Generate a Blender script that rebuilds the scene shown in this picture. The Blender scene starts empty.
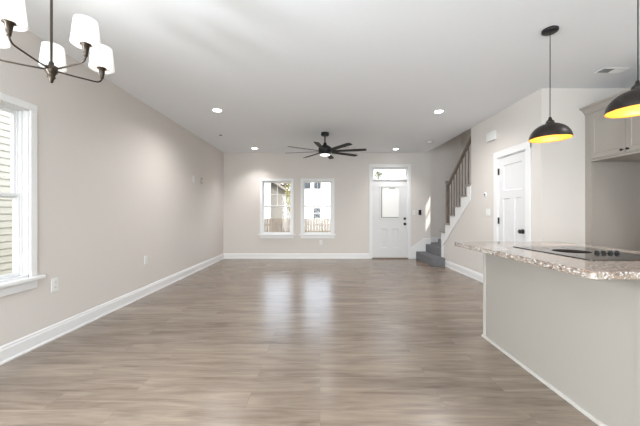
import bpy, bmesh, math, random
from mathutils import Vector, Matrix
R = math.radians
PI = math.pi
random.seed(7)
scene = bpy.context.scene
COL = scene.collection

# ------------------------------------------------------------------ camera
CAMZ = 1.18
cam = bpy.data.cameras.new('camera')
cam_o = bpy.data.objects.new('camera', cam)
COL.objects.link(cam_o)
cam.sensor_width = 36.0
cam.lens = 300.0 / 640.0 * 36.0
cam.clip_start = 0.05
cam.clip_end = 300
cam_o.location = (0, 0, CAMZ)
cam_o.rotation_euler = (R(90), 0, 0)
scene.camera = cam_o

# ------------------------------------------------------------------ light and exposure
scene.view_settings.view_transform = 'Standard'
scene.view_settings.look = 'None'
scene.view_settings.gamma = 1
scene.view_settings.use_curve_mapping = False
scene.view_settings.exposure = 0.50
scene.cycles.use_denoising = True
scene.cycles.max_bounces = 10
scene.cycles.diffuse_bounces = 6
scene.cycles.sample_clamp_indirect = 6

SUN_DIR = Vector((-0.30, 0.75, -0.65)).normalized()
world = bpy.data.worlds.new('sky')
scene.world = world
world.use_nodes = True
wn = world.node_tree
bg = wn.nodes['Background']
sky = wn.nodes.new('ShaderNodeTexSky')
sky.sky_type = 'NISHITA'
sky.sun_disc = False
sky.sun_elevation = R(40)
sky.sun_rotation = R(180)
sky.dust_density = 2.5
sky.air_density = 1.0
sky.ozone_density = 0.6
hazy = wn.nodes.new('ShaderNodeMix')          # thin bright cloud over the whole sky
hazy.data_type = 'RGBA'
hazy.inputs[0].default_value = 0.6
hazy.inputs[7].default_value = (6.5, 6.6, 6.8, 1)
wn.links.new(sky.outputs[0], hazy.inputs[6])
wn.links.new(hazy.outputs[2], bg.inputs[0])
bg.inputs[1].default_value = 0.42

def lamp(name, kind, loc, energy, color=(1, 1, 1), direction=None, **kw):
    d = bpy.data.lights.new(name, kind)
    d.energy = energy
    d.color = color
    for k, v in kw.items():
        setattr(d, k, v)
    o = bpy.data.objects.new(name, d)
    COL.objects.link(o)
    o.location = loc
    if direction is not None:
        o.rotation_euler = Vector(direction).to_track_quat('-Z', 'Y').to_euler()
    return o

lamp('sun', 'SUN', (0, -20, 20), 3.2, (1.0, 0.95, 0.88), SUN_DIR, angle=R(0.6))
# added fill lamps at the unseen rear doors and the unseen left window
lamp('fill_lamp_rear', 'AREA', (-0.4, -2.80, 1.2), 185, (0.88, 0.95, 1.0), (0, 1, 0.04),
     shape='RECTANGLE', size=4.6, size_y=2.2)
lamp('fill_lamp_left', 'AREA', (-2.636, 0.45, 1.35), 150, (0.90, 0.955, 1.0), (1, 0.0, -0.04),
     shape='RECTANGLE', size=0.70, size_y=1.3)

# ------------------------------------------------------------------ materials
def mat(name, color, rough=0.5, metal=0.0, spec=0.5, emit=None, emit_s=0.0, bump=0.0, bscale=200.0, coat=0.0):
    m = bpy.data.materials.new(name)
    m.use_nodes = True
    nt = m.node_tree
    b = nt.nodes['Principled BSDF']
    b.inputs['Base Color'].default_value = (*color, 1)
    b.inputs['Roughness'].default_value = rough
    b.inputs['Metallic'].default_value = metal
    b.inputs['Specular IOR Level'].default_value = spec
    b.inputs['Coat Weight'].default_value = coat
    if emit:
        b.inputs['Emission Color'].default_value = (*emit, 1)
        b.inputs['Emission Strength'].default_value = emit_s
    if bump:
        tc = nt.nodes.new('ShaderNodeTexCoord')
        n = nt.nodes.new('ShaderNodeTexNoise')
        n.inputs['Scale'].default_value = bscale
        n.inputs['Detail'].default_value = 3
        bp = nt.nodes.new('ShaderNodeBump')
        bp.inputs['Strength'].default_value = bump
        bp.inputs['Distance'].default_value = 0.002
        nt.links.new(tc.outputs['Object'], n.inputs['Vector'])
        nt.links.new(n.outputs['Fac'], bp.inputs['Height'])
        nt.links.new(bp.outputs['Normal'], b.inputs['Normal'])
    return m

def noise_mat(name, c1, c2, scale=(1, 1, 1), nscale=5.0, detail=6, rough=0.6, lo=0.35, hi=0.65, bump=0.0, spec=0.5, metal=0.0, bdist=0.01):
    m = mat(name, c1, rough, metal, spec)
    nt = m.node_tree
    b = nt.nodes['Principled BSDF']
    tc = nt.nodes.new('ShaderNodeTexCoord')
    mp = nt.nodes.new('ShaderNodeMapping')
    mp.inputs['Scale'].default_value = scale
    n = nt.nodes.new('ShaderNodeTexNoise')
    n.inputs['Scale'].default_value = nscale
    n.inputs['Detail'].default_value = detail
    cr = nt.nodes.new('ShaderNodeValToRGB')
    cr.color_ramp.elements[0].position = lo
    cr.color_ramp.elements[0].color = (*c1, 1)
    cr.color_ramp.elements[1].position = hi
    cr.color_ramp.elements[1].color = (*c2, 1)
    L = nt.links.new
    L(tc.outputs['Object'], mp.inputs['Vector'])
    L(mp.outputs['Vector'], n.inputs['Vector'])
    L(n.outputs['Fac'], cr.inputs['Fac'])
    L(cr.outputs['Color'], b.inputs['Base Color'])
    if bump:
        bp = nt.nodes.new('ShaderNodeBump')
        bp.inputs['Strength'].default_value = bump
        bp.inputs['Distance'].default_value = bdist
        L(n.outputs['Fac'], bp.inputs['Height'])
        L(bp.outputs['Normal'], b.inputs['Normal'])
    return m

def floor_material():
    m = mat('oak_vinyl_plank', (0.3, 0.25, 0.2), 0.34, spec=1.0)
    nt = m.node_tree
    b = nt.nodes['Principled BSDF']
    N = nt.nodes.new
    L = nt.links.new
    tc = N('ShaderNodeTexCoord')
    br = N('ShaderNodeTexBrick')
    br.offset = 0.37
    br.offset_frequency = 2
    br.inputs['Color1'].default_value = (0.0, 0.0, 0.0, 1)
    br.inputs['Color2'].default_value = (1.0, 1.0, 1.0, 1)
    br.inputs['Mortar'].default_value = (0.5, 0.5, 0.5, 1)
    br.inputs['Scale'].default_value = 1.0
    br.inputs['Mortar Size'].default_value = 0.0012
    br.inputs['Mortar Smooth'].default_value = 0.3
    br.inputs['Brick Width'].default_value = 1.22
    br.inputs['Row Height'].default_value = 0.18
    L(tc.outputs['Object'], br.inputs['Vector'])
    # shift the grain from plank to plank
    comb = N('ShaderNodeCombineXYZ')
    mul = N('ShaderNodeMath'); mul.operation = 'MULTIPLY'; mul.inputs[1].default_value = 37.0
    L(br.outputs['Color'], mul.inputs[0])
    L(mul.outputs[0], comb.inputs['Z'])
    L(mul.outputs[0], comb.inputs['X'])
    add = N('ShaderNodeVectorMath'); add.operation = 'ADD'
    L(tc.outputs['Object'], add.inputs[0]); L(comb.outputs[0], add.inputs[1])
    def grain(sc, ns, det, dist=0.0):
        mp = N('ShaderNodeMapping'); mp.inputs['Scale'].default_value = sc
        L(add.outputs[0], mp.inputs['Vector'])
        n = N('ShaderNodeTexNoise'); n.inputs['Scale'].default_value = ns; n.inputs['Detail'].default_value = det
        n.inputs['Distortion'].default_value = dist
        L(mp.outputs[0], n.inputs['Vector'])
        return n
    g1 = grain((1.1, 9, 1), 1.7, 6, 0.9)
    g2 = grain((3.0, 45, 1), 2.2, 5, 0.4)
    g3 = grain((0.5, 2.2, 1), 1.3, 3)
    cr = N('ShaderNodeValToRGB')
    e = cr.color_ramp.elements
    e[0].position = 0.30; e[0].color = (0.09, 0.064, 0.046, 1)
    e[1].position = 0.66; e[1].color = (0.305, 0.242, 0.19, 1)
    k = cr.color_ramp.elements.new(0.5); k.color = (0.22, 0.171, 0.133, 1)
    mx = N('ShaderNodeMix'); mx.data_type = 'FLOAT'; mx.inputs[0].default_value = 0.30
    L(g1.outputs['Fac'], mx.inputs[2]); L(g2.outputs['Fac'], mx.inputs[3])
    mx2 = N('ShaderNodeMix'); mx2.data_type = 'FLOAT'; mx2.inputs[0].default_value = 0.30
    L(mx.outputs[0], mx2.inputs[2]); L(g3.outputs['Fac'], mx2.inputs[3])
    # plank tone
    t = N('ShaderNodeMath'); t.operation = 'MULTIPLY_ADD'; t.inputs[1].default_value = 0.05; t.inputs[2].default_value = -0.025
    L(br.outputs['Color'], t.inputs[0])
    ad = N('ShaderNodeMath'); ad.operation = 'ADD'
    L(mx2.outputs[0], ad.inputs[0]); L(t.outputs[0], ad.inputs[1])
    L(ad.outputs[0], cr.inputs['Fac'])
    seam = N('ShaderNodeMix'); seam.data_type = 'RGBA'
    sm = N('ShaderNodeMath'); sm.operation = 'MULTIPLY'; sm.inputs[1].default_value = 0.45
    L(br.outputs['Fac'], sm.inputs[0])
    L(sm.outputs[0], seam.inputs[0]); L(cr.outputs['Color'], seam.inputs[6])
    seam.inputs[7].default_value = (0.12, 0.09, 0.07, 1)
    L(seam.outputs[2], b.inputs['Base Color'])
    rr = N('ShaderNodeMapRange'); rr.inputs['To Min'].default_value = 0.19; rr.inputs['To Max'].default_value = 0.29
    L(g2.outputs['Fac'], rr.inputs['Value']); L(rr.outputs[0], b.inputs['Roughness'])
    bp = N('ShaderNodeBump'); bp.inputs['Strength'].default_value = 0.07; bp.inputs['Distance'].default_value = 0.002
    L(g2.outputs['Fac'], bp.inputs['Height']); L(bp.outputs['Normal'], b.inputs['Normal'])
    return m

def granite_material():
    m = mat('granite', (0.6, 0.55, 0.5), 0.09, spec=0.6)
    nt = m.node_tree
    b = nt.nodes['Principled BSDF']
    N = nt.nodes.new; L = nt.links.new
    tc = N('ShaderNodeTexCoord')
    mp = N('ShaderNodeMapping'); mp.inputs['Scale'].default_value = (1.0, 0.55, 1.0); mp.inputs['Rotation'].default_value = (0, 0, 0.5)
    L(tc.outputs['Object'], mp.inputs['Vector'])
    n1 = N('ShaderNodeTexNoise'); n1.inputs['Scale'].default_value = 6; n1.inputs['Detail'].default_value = 8; n1.inputs['Distortion'].default_value = 1.2
    n2 = N('ShaderNodeTexNoise'); n2.inputs['Scale'].default_value = 85; n2.inputs['Detail'].default_value = 5
    n3 = N('ShaderNodeTexNoise'); n3.inputs['Scale'].default_value = 55; n3.inputs['Detail'].default_value = 6; n3.inputs['Distortion'].default_value = 1.5
    for n in (n1, n2, n3):
        L(mp.outputs[0], n.inputs['Vector'])
    c1 = N('ShaderNodeValToRGB')
    e = c1.color_ramp.elements
    e[0].position = 0.34; e[0].color = (0.21, 0.155, 0.115, 1)
    e[1].position = 0.68; e[1].color = (0.48, 0.45, 0.42, 1)
    k = c1.color_ramp.elements.new(0.52); k.color = (0.315, 0.26, 0.215, 1)
    L(n1.outputs['Fac'], c1.inputs['Fac'])
    c2 = N('ShaderNodeValToRGB')
    e = c2.color_ramp.elements
    e[0].position = 0.41; e[0].color = (0.9, 0.9, 0.9, 1)
    e[1].position = 0.48; e[1].color = (0, 0, 0, 1)
    L(n3.outputs['Fac'], c2.inputs['Fac'])
    m1 = N('ShaderNodeMix'); m1.data_type = 'RGBA'
    L(c2.outputs['Color'], m1.inputs[0]); L(c1.outputs['Color'], m1.inputs[6]); m1.inputs[7].default_value = (0.11, 0.085, 0.075, 1)
    c3 = N('ShaderNodeValToRGB')
    e = c3.color_ramp.elements
    e[0].position = 0.54; e[0].color = (0, 0, 0, 1)
    e[1].position = 0.66; e[1].color = (0.85, 0.85, 0.85, 1)
    L(n2.outputs['Fac'], c3.inputs['Fac'])
    m2 = N('ShaderNodeMix'); m2.data_type = 'RGBA'
    L(c3.outputs['Color'], m2.inputs[0]); L(m1.outputs[2], m2.inputs[6]); m2.inputs[7].default_value = (0.68, 0.675, 0.68, 1)
    L(m2.outputs[2], b.inputs['Base Color'])
    return m

def glass_material():
    m = bpy.data.materials.new('window_glass')
    m.use_nodes = True
    nt = m.node_tree
    nt.nodes.clear()
    o = nt.nodes.new('ShaderNodeOutputMaterial')
    mx = nt.nodes.new('ShaderNodeMixShader')
    t = nt.nodes.new('ShaderNodeBsdfTransparent')
    t.inputs[0].default_value = (0.97, 0.98, 0.98, 1)
    g = nt.nodes.new('ShaderNodeBsdfGlossy')
    g.inputs['Roughness'].default_value = 0.01
    mx.inputs[0].default_value = 0.015
    nt.links.new(t.outputs[0], mx.inputs[1]); nt.links.new(g.outputs[0], mx.inputs[2])
    nt.links.new(mx.outputs[0], o.inputs[0])
    return m

def film_material():
    m = bpy.data.materials.new('white_blind_fabric')
    m.use_nodes = True
    nt = m.node_tree
    nt.nodes.clear()
    o = nt.nodes.new('ShaderNodeOutputMaterial')
    mx = nt.nodes.new('ShaderNodeMixShader')
    d = nt.nodes.new('ShaderNodeBsdfDiffuse'); d.inputs[0].default_value = (0.93, 0.93, 0.92, 1)
    t = nt.nodes.new('ShaderNodeBsdfTranslucent'); t.inputs[0].default_value = (0.92, 0.92, 0.90, 1)
    mx.inputs[0].default_value = 0.25
    nt.links.new(d.outputs[0], mx.inputs[1]); nt.links.new(t.outputs[0], mx.inputs[2])
    nt.links.new(mx.outputs[0], o.inputs[0])
    return m

M = dict(
    wall=mat('greige_wall_paint', (0.655, 0.62, 0.592), 0.75, spec=0.3, bump=0.08, bscale=350),
    ceil=mat('ceiling_paint', (0.79, 0.805, 0.83), 0.9, spec=0.2, bump=0.05, bscale=300),
    trim=mat('white_trim_paint', (0.77, 0.77, 0.775), 0.38, spec=0.5),
    door=mat('white_door_paint', (0.69, 0.69, 0.70), 0.38, spec=0.5),
    vinyl=mat('white_vinyl', (0.74, 0.745, 0.76), 0.35),
    floor=floor_material(),
    glass=glass_material(),
    film=film_material(),
    black=mat('matte_black_metal', (0.012, 0.012, 0.013), 0.42, 0.3),
    charcoal=mat('charcoal_fan_metal', (0.022, 0.023, 0.026), 0.38, 0.4),
    blade=noise_mat('charcoal_fan_blade', (0.008, 0.009, 0.011), (0.016, 0.017, 0.02), (1, 12, 1), 3, rough=0.5, spec=0.15),
    bronze=mat('dark_bronze', (0.055, 0.042, 0.032), 0.34, 0.75),
    pendant=mat('pendant_dark_bronze', (0.016, 0.012, 0.010), 0.42, 0.3),
    gold=mat('gold_leaf_inside', (0.90, 0.42, 0.06), 0.42, 0.5),
    bulb=mat('warm_bulb', (1, 0.9, 0.7), 0.4, emit=(1.0, 0.82, 0.5), emit_s=9),
    shade=mat('opal_glass_shade', (0.9, 0.9, 0.89), 0.35, emit=(1.0, 0.965, 0.92), emit_s=0.2),
    canlens=mat('downlight_lens', (0.95, 0.95, 0.95), 0.5, emit=(1.0, 0.97, 0.93), emit_s=14),
    fanlens=mat('fan_lens', (0.95, 0.95, 0.95), 0.5, emit=(1.0, 0.98, 0.95), emit_s=1.3),
    granite=granite_material(),
    island=mat('greige_panel_paint', (0.315, 0.29, 0.26), 0.55, spec=0.35),
    islandtrim=mat('greige_trim_paint', (0.44, 0.415, 0.385), 0.5, spec=0.35),
    cab=mat('taupe_cabinet_paint', (0.34, 0.31, 0.28), 0.5, spec=0.4),
    cooktop=mat('black_ceramic_glass', (0.010, 0.010, 0.011), 0.05, spec=0.6),
    burner=mat('burner_printing', (0.006, 0.005, 0.005), 0.75, spec=0.1),
    carpet=noise_mat('grey_stair_carpet', (0.13, 0.13, 0.14), (0.24, 0.24, 0.255), (1, 1, 1), 140, 3, 0.95, 0.35, 0.65, 0.6, 0.1),
    tread=noise_mat('taupe_tread_nosing', (0.27, 0.228, 0.195), (0.37, 0.32, 0.28), (1, 8, 1), 12, 4, 0.5),
    wood=noise_mat('dark_stained_wood', (0.13, 0.10, 0.083), (0.22, 0.175, 0.148), (12, 12, 1), 6, 4, 0.4),
    steel=mat('brushed_nickel', (0.55, 0.54, 0.52), 0.35, 0.9),
    plastic=mat('white_plastic', (0.75, 0.75, 0.74), 0.35),
    slot=mat('dark_slot', (0.05, 0.05, 0.05), 0.6),
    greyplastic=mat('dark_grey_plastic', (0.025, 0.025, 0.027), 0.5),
    threshold=mat('bronze_threshold', (0.20, 0.15, 0.11), 0.4, 0.4),
    taupe=mat('gap_shade_taupe', (0.22, 0.19, 0.165), 0.6),
    tag=mat('grey_tag', (0.42, 0.42, 0.41), 0.6),
    siding=noise_mat('cream_siding', (0.50, 0.49, 0.435), (0.54, 0.53, 0.475), (1, 1, 6), 6, 3, 0.6),
    whitesiding=mat('white_siding', (0.82, 0.83, 0.85), 0.6),
    greysiding=mat('grey_siding', (0.22, 0.207, 0.195), 0.7),
    shingle=noise_mat('roof_shingles', (0.17, 0.15, 0.135), (0.27, 0.245, 0.225), (1, 1, 4), 6, 5, 0.85),
    darkglass=mat('dark_house_glass', (0.05, 0.06, 0.075), 0.3, spec=0.15),
    fence=noise_mat('weathered_fence_wood', (0.08, 0.065, 0.052), (0.21, 0.175, 0.145), (9, 9, 0.7), 3, 6, 0.85),
    grass=noise_mat('dry_lawn', (0.16, 0.17, 0.07), (0.30, 0.26, 0.14), (1, 1, 1), 3, 6, 0.95),
    bark=noise_mat('grey_bark', (0.08, 0.065, 0.055), (0.16, 0.135, 0.115), (8, 8, 1), 4, 5, 0.9),
    yellowleaf=noise_mat('yellow_green_leaves', (0.12, 0.125, 0.02), (0.30, 0.26, 0.05), (1, 1, 1), 4, 4, 0.7),
    brownleaf=noise_mat('brown_leaves', (0.14, 0.10, 0.065), (0.30, 0.22, 0.14), (1, 1, 1), 4, 4, 0.8),
    greenleaf=noise_mat('green_leaves', (0.05, 0.075, 0.04), (0.20, 0.20, 0.10), (1, 1, 1), 6, 4, 0.7),
)

# ------------------------------------------------------------------ mesh helpers
class MB:
    """collects shapes into one mesh"""
    def __init__(self):
        self.bm = bmesh.new()

    def box(self, x0, x1, y0, y1, z0, z1, bevel=0.0, seg=2, m=None):
        vs = [self.bm.verts.new(p) for p in ((x0, y0, z0), (x1, y0, z0), (x1, y1, z0), (x0, y1, z0),
                                              (x0, y0, z1), (x1, y0, z1), (x1, y1, z1), (x0, y1, z1))]
        fs = [self.bm.faces.new([vs[i] for i in q]) for q in
              ((3, 2, 1, 0), (4, 5, 6, 7), (0, 1, 5, 4), (1, 2, 6, 5), (2, 3, 7, 6), (3, 0, 4, 7))]
        if m is not None:
            bmesh.ops.transform(self.bm, matrix=m, verts=vs)
        if bevel:
            es = list({e for f in fs for e in f.edges})
            bmesh.ops.bevel(self.bm, geom=es, offset=bevel, segments=seg, profile=0.5, affect='EDGES')
        return self

    def prism(self, pts, axis, a, b, bevel=0.0):
        """polygon pts (two coordinates) stretched along axis from a to b"""
        def p3(p, t):
            if axis == 'x': return (t, p[0], p[1])
            if axis == 'y': return (p[0], t, p[1])
            return (p[0], p[1], t)
        n = len(pts)
        v0 = [self.bm.verts.new(p3(p, a)) for p in pts]
        v1 = [self.bm.verts.new(p3(p, b)) for p in pts]
        fs = [self.bm.faces.new(v0[::-1]), self.bm.faces.new(v1)]
        for i in range(n):
            fs.append(self.bm.faces.new((v0[i], v0[(i + 1) % n], v1[(i + 1) % n], v1[i])))
        bmesh.ops.recalc_face_normals(self.bm, faces=fs)
        if bevel:
            es = list({e for f in fs[:2] for e in f.edges})
            bmesh.ops.bevel(self.bm, geom=es, offset=bevel, segments=2, profile=0.5, affect='EDGES')
        return self

    def lathe(self, prof, seg=32, m=None):
        """profile of (radius, z) turned about z; radius 0 closes to a point"""
        rings = []
        allv = []
        for r, z in prof:
            if r < 1e-6:
                ring = [self.bm.verts.new((0, 0, z))]
            else:
                ring = [self.bm.verts.new((r * math.cos(2 * PI * i / seg), r * math.sin(2 * PI * i / seg), z)) for i in range(seg)]
            rings.append(ring); allv += ring
        fs = []
        for a, b in zip(rings[:-1], rings[1:]):
            for i in range(seg):
                j = (i + 1) % seg
                if len(a) == 1 and len(b) == 1: continue
                if len(a) == 1: fs.append(self.bm.faces.new((a[0], b[j], b[i])))
                elif len(b) == 1: fs.append(self.bm.faces.new((a[i], a[j], b[0])))
                else: fs.append(self.bm.faces.new((a[i], a[j], b[j], b[i])))
        bmesh.ops.recalc_face_normals(self.bm, faces=fs)
        for f in fs: f.smooth = True
        if m is not None:
            bmesh.ops.transform(self.bm, matrix=m, verts=allv)
        return self

    def tube(self, pts, rad, seg=12, cap=True):
        pts = [Vector(p) for p in pts]
        n = len(pts)
        rads = rad if isinstance(rad, (list, tuple)) else [rad] * n
        rings = []
        ref = Vector((0, 0, 1))
        d0 = (pts[1] - pts[0]).normalized()
        if abs(d0.dot(ref)) > 0.95: ref = Vector((1, 0, 0))
        for i, p in enumerate(pts):
            d = (pts[min(i + 1, n - 1)] - pts[max(i - 1, 0)]).normalized()
            u = ref - d * ref.dot(d)
            if u.length < 1e-4: u = d.orthogonal()
            u.normalize(); w = d.cross(u); ref = u
            rings.append([self.bm.verts.new(p + (u * math.cos(2 * PI * k / seg) + w * math.sin(2 * PI * k / seg)) * rads[i]) for k in range(seg)])
        fs = []
        for a, b in zip(rings[:-1], rings[1:]):
            for k in range(seg):
                j = (k + 1) % seg
                f = self.bm.faces.new((a[k], a[j], b[j], b[k])); f.smooth = True; fs.append(f)
        if cap:
            fs.append(self.bm.faces.new(rings[0][::-1])); fs.append(self.bm.faces.new(rings[-1]))
        bmesh.ops.recalc_face_normals(self.bm, faces=fs)
        return self

    def build(self, name, material, parent=None):
        me = bpy.data.meshes.new(name)
        self.bm.normal_update()
        self.bm.to_mesh(me); self.bm.free()
        me.materials.append(material)
        o = bpy.data.objects.new(name, me)
        COL.objects.link(o)
        if parent is not None: o.parent = parent
        return o

def tag(o, label, cat, group=None):
    o['label'] = label; o['category'] = cat
    if group: o['group'] = group
    return o

def empty(name, loc=(0, 0, 0), rotz=0.0):
    o = bpy.data.objects.new(name, None)
    o.empty_display_size = 0.1
    COL.objects.link(o)
    o.location = loc; o.rotation_euler = (0, 0, rotz)
    return o

def thing(name, label, cat, loc=(0, 0, 0), rotz=0.0, group=None):
    return tag(empty(name, loc, rotz), label, cat, group)

def structure(o):
    o['kind'] = 'structure'
    return o

def copy_tree(o, parent=None):
    c = o.copy(); COL.objects.link(c)
    if parent is not None: c.parent = parent
    for ch in list(o.children): copy_tree(ch, c)
    return c

def box(name, material, x0, x1, y0, y1, z0, z1, parent=None, bevel=0.0):
    return MB().box(x0, x1, y0, y1, z0, z1, bevel).build(name, material, parent)

def T(x, y, z): return Matrix.Translation((x, y, z))

# ------------------------------------------------------------------ room dimensions
XL, XR, YB, YN, H = -2.50, 2.78, 7.77, -2.6, 2.745
YK = 3.765            # wall across the kitchen, facing the camera
XK = 3.95             # kitchen side wall
YS0, YS1 = 5.52, 6.83 # stair opening in the right wall
XC = 2.86             # corner where the far wall steps back behind the stairs
YBB = 8.20
XS = 3.85             # far side wall of the stairs
WT = 0.14

# floor and ceiling
structure(box('floor', M['floor'], XL - WT, XK + WT, YN - WT, YBB + WT, -0.15, 0.0))
structure(MB().box(XL - WT, XR, YN - WT, YB + WT, H, H + 0.2)
          .box(XR, XK + WT, YN - WT, 4.2, H, H + 0.2).build('ceiling', M['ceil']))

def wall_with_holes(u0, u1, z0, z1, holes, put):
    """boxes filling u0..u1 x z0..z1 except the holes (ua, ub, za, zb)"""
    mb = MB()
    holes = sorted(holes)
    u = u0
    for ua, ub, za, zb in holes:
        if ua > u: put(mb, u, ua, z0, z1)
        if za > z0: put(mb, ua, ub, z0, za)
        if zb < z1: put(mb, ua, ub, zb, z1)
        u = ub
    if u < u1: put(mb, u, u1, z0, z1)
    return mb

WW, WZ0, WZ1 = 0.762, 0.63, 2.015          # clear opening of every window
LWY4 = 0.45                               # unseen window added beside the camera for the fill lamp
LWY = 2.200                               # window in the left wall
BW1, BW2 = -1.118, -0.066                 # windows in the far wall
DX0, DX1, DZ = 1.345, 2.28, 2.37          # front door opening with transom
structure(wall_with_holes(YN - WT, YBB + WT, 0, H, [(LWY4 - WW / 2, LWY4 + WW / 2, WZ0, 2.065), (LWY - WW / 2, LWY + WW / 2, WZ0, 2.065)],
          lambda mb, a, b, c, d: mb.box(XL - WT, XL, a, b, c, d)).build('wall_left', M['wall']))
structure(wall_with_holes(XL, XC, 0, H, [(BW1 - WW / 2, BW1 + WW / 2, WZ0, WZ1), (BW2 - WW / 2, BW2 + WW / 2, WZ0, WZ1), (DX0, DX1, 0, DZ)],
          lambda mb, a, b, c, d: mb.box(a, b, YB, YB + WT, c, d)).build('wall_back', M['wall']))
CY0, CY1, CZ = 4.035, 4.69, 2.045         # closet door opening
structure(wall_with_holes(YK + 0.12, YS0, 0, H, [(CY0, CY1, 0, CZ)],
          lambda mb, a, b, c, d: mb.box(XR, XR + 0.12, a, b, c, d)).build('wall_right', M['wall']))
structure(box('wall_kitchen', M['wall'], XR, XK, YK, YK + 0.12, 0, H))
structure(box('wall_kitchen_side', M['wall'], XK, XK + WT, YN - WT, YK + 0.12, 0, H))
RX0, RX1, RZ = -2.35, 2.25, 2.35
structure(wall_with_holes(XL, XK, 0, H, [(RX0, RX1, 0, RZ)],
          lambda mb, a, b, c, d: mb.box(a, b, YN - WT, YN, c, d)).build('wall_rear', M['wall']))

# stair well: side and end walls that run on up to the floor above
SR = lambda k: 0.19 * k
YR = lambda k: 6.87 - 0.245 * (k - 4)     # riser positions of the straight flight
structure(box('wall_stair_end', M['wall'], XC, XS + WT, YBB, YBB + WT, 0, 5.4))
SY, SZ = 5.15, 3.455                      # unseen opening in the upper stair wall, placed to shape the sun patch
structure(wall_with_holes(4.2, YBB, 0, 5.4, [(SY - 0.22, SY + 0.22, SZ - 0.36, SZ + 0.36)],
          lambda mb, a, b, c, d: mb.box(XS, XS + 0.02, a, b, c, d)).box(XS, XS + 0.02, SY - 0.22, SY + 0.22, SZ - 0.02, SZ + 0.03).build('wall_stair_side', M['wall']))
structure(box('wall_upstairs', M['wall'], XR - 0.12, XR, 4.2, YBB, H + 0.2, 5.4))
structure(box('wall_closet', M['wall'], XR + 0.12, XS, 4.0, 4.02, 0, 2.6))
structure(box('wall_upstairs_rear', M['wall'], XR - 0.12, XS + WT, 4.18, 4.2, H + 0.2, 5.4))
structure(box('ceiling_upstairs', M['ceil'], XR - 0.12, XS + WT, 4.2, YBB + WT, 5.4, 5.5))
# low wall under the open side of the stairs
def low_wall_outline():
    pts = [(YS1, 0), (YS1, SR(4) - 0.033)]
    y = YS1
    for k in range(4, 14):
        yn = max(YR(k + 1), YS0)
        pts.append((yn, SR(k) - 0.033))
        if yn <= YS0: break
        pts.append((yn, SR(k + 1) - 0.033))
    pts.append((YS0, 0))
    return pts
structure(MB().prism(low_wall_outline(), 'x', XR, XR + 0.11).build('wall_stair_low', M['wall']))

# baseboards: profile with a moulded top and a shoe
BP = [(0, 0), (0.024, 0), (0.024, 0.012), (0.016, 0.02), (0.015, 0.105), (0.010, 0.112), (0.010, 0.125), (0.004, 0.134), (0, 0.136)]
def base_x(name, x0, x1, y, s):
    structure(MB().prism([(y + s * a, z) for a, z in BP], 'x', x0, x1).build(name, M['trim']))
def base_y(name, y0, y1, x, s):
    structure(MB().prism([(x + s * a, z) for a, z in BP], 'y', y0, y1).build(name, M['trim']))
base_y('baseboard_left', YN, YB, XL, 1)
base_x('baseboard_back', XL + 0.02, DX0 - 0.075, YB, -1)
base_y('baseboard_right', CY1 + 0.09, YS1 - 0.10, XR, -1)
base_y('baseboard_right_near', YK, CY0 - 0.09, XR, -1)
base_x('baseboard_kitchen', XR - 0.02, 3.32, YK, -1)
base_x('baseboard_rear', XL + 0.02, RX0, YN, 1)

# ------------------------------------------------------------------ windows
def window(name, loc, rotz, muntins, WZ1=2.015, zm=1.355):
    """local x along the wall, y away from the room, z up; loc on the wall face at floor level"""
    t = structure(empty(name, loc, rotz))
    h = WW / 2; cw = 0.056
    c = MB()
    c.box(-h - cw, -h + 0.004, -0.018, 0, WZ0, WZ1 + cw, 0.003)
    c.box(h - 0.004, h + cw, -0.018, 0, WZ0, WZ1 + cw, 0.003)
    c.box(-h - cw, h + cw, -0.020, 0, WZ1 - 0.004, WZ1 + cw, 0.003)
    c.build('casing', M['trim'], t)
    MB().box(-h - cw - 0.04, h + cw + 0.04, -0.058, 0.02, WZ0 - 0.028, WZ0 + 0.001, 0.006).build('stool', M['trim'], t)
    MB().box(-h - cw, h + cw, -0.018, 0, WZ0 - 0.105, WZ0 - 0.028, 0.003).build('apron', M['trim'], t)
    j = MB()
    j.box(-h, -h + 0.012, 0.0, WT - 0.005, WZ0, WZ1)
    j.box(h - 0.012, h, 0.0, WT - 0.005, WZ0, WZ1)
    j.box(-h, h, 0.0, WT - 0.005, WZ1 - 0.012, WZ1)
    j.box(-h, h, 0.0, WT - 0.005, WZ0 - 0.002, WZ0 + 0.018)
    # tracks the sashes slide in
    for s in (-1, 1):
        a, b = sorted((s * (h - 0.012), s * (h - 0.026)))
        j.box(a, b, 0.045, 0.052, WZ0, WZ1); j.box(a, b, 0.083, 0.089, WZ0, WZ1)
    j.build('jamb', M['vinyl'], t)
    def sash(nm, y0, z0, z1, mun):
        w = h - 0.014; m = 0.030
        s = MB()
        s.box(-w, -w + m, y0, y0 + 0.030, z0, z1, 0.003)
        s.box(w - m, w, y0, y0 + 0.030, z0, z1, 0.003)
        s.box(-w + m, w - m, y0, y0 + 0.030, z0, z0 + m, 0.003)
        s.box(-w + m, w - m, y0, y0 + 0.030, z1 - m, z1, 0.003)
        so = s.build(nm, M['vinyl'], t)
        box('pane', M['glass'], -w + m, w - m, y0 + 0.012, y0 + 0.016, z0 + m, z1 - m, so)
        if mun:
            zc = (z0 + z1) / 2
            MB().box(-0.007, 0.007, y0 + 0.006, y0 + 0.022, z0 + m, z1 - m) \
                .box(-w + m, w - m, y0 + 0.007, y0 + 0.021, zc - 0.007, zc + 0.007).build('muntin', M['vinyl'], so)
        return so
    sash('upper_sash', 0.090, zm - 0.018, WZ1 - 0.012, muntins)
    lo = sash('lower_sash', 0.052, WZ0 + 0.018, zm + 0.022, False)
    MB().box(-0.03, 0.03, 0.040, 0.056, zm + 0.020, zm + 0.034, 0.004).build('sash_lock', M['vinyl'], lo)
    return t
window('window_1', (XL, LWY, 0), R(90), False, 2.065, 1.325)
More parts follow.
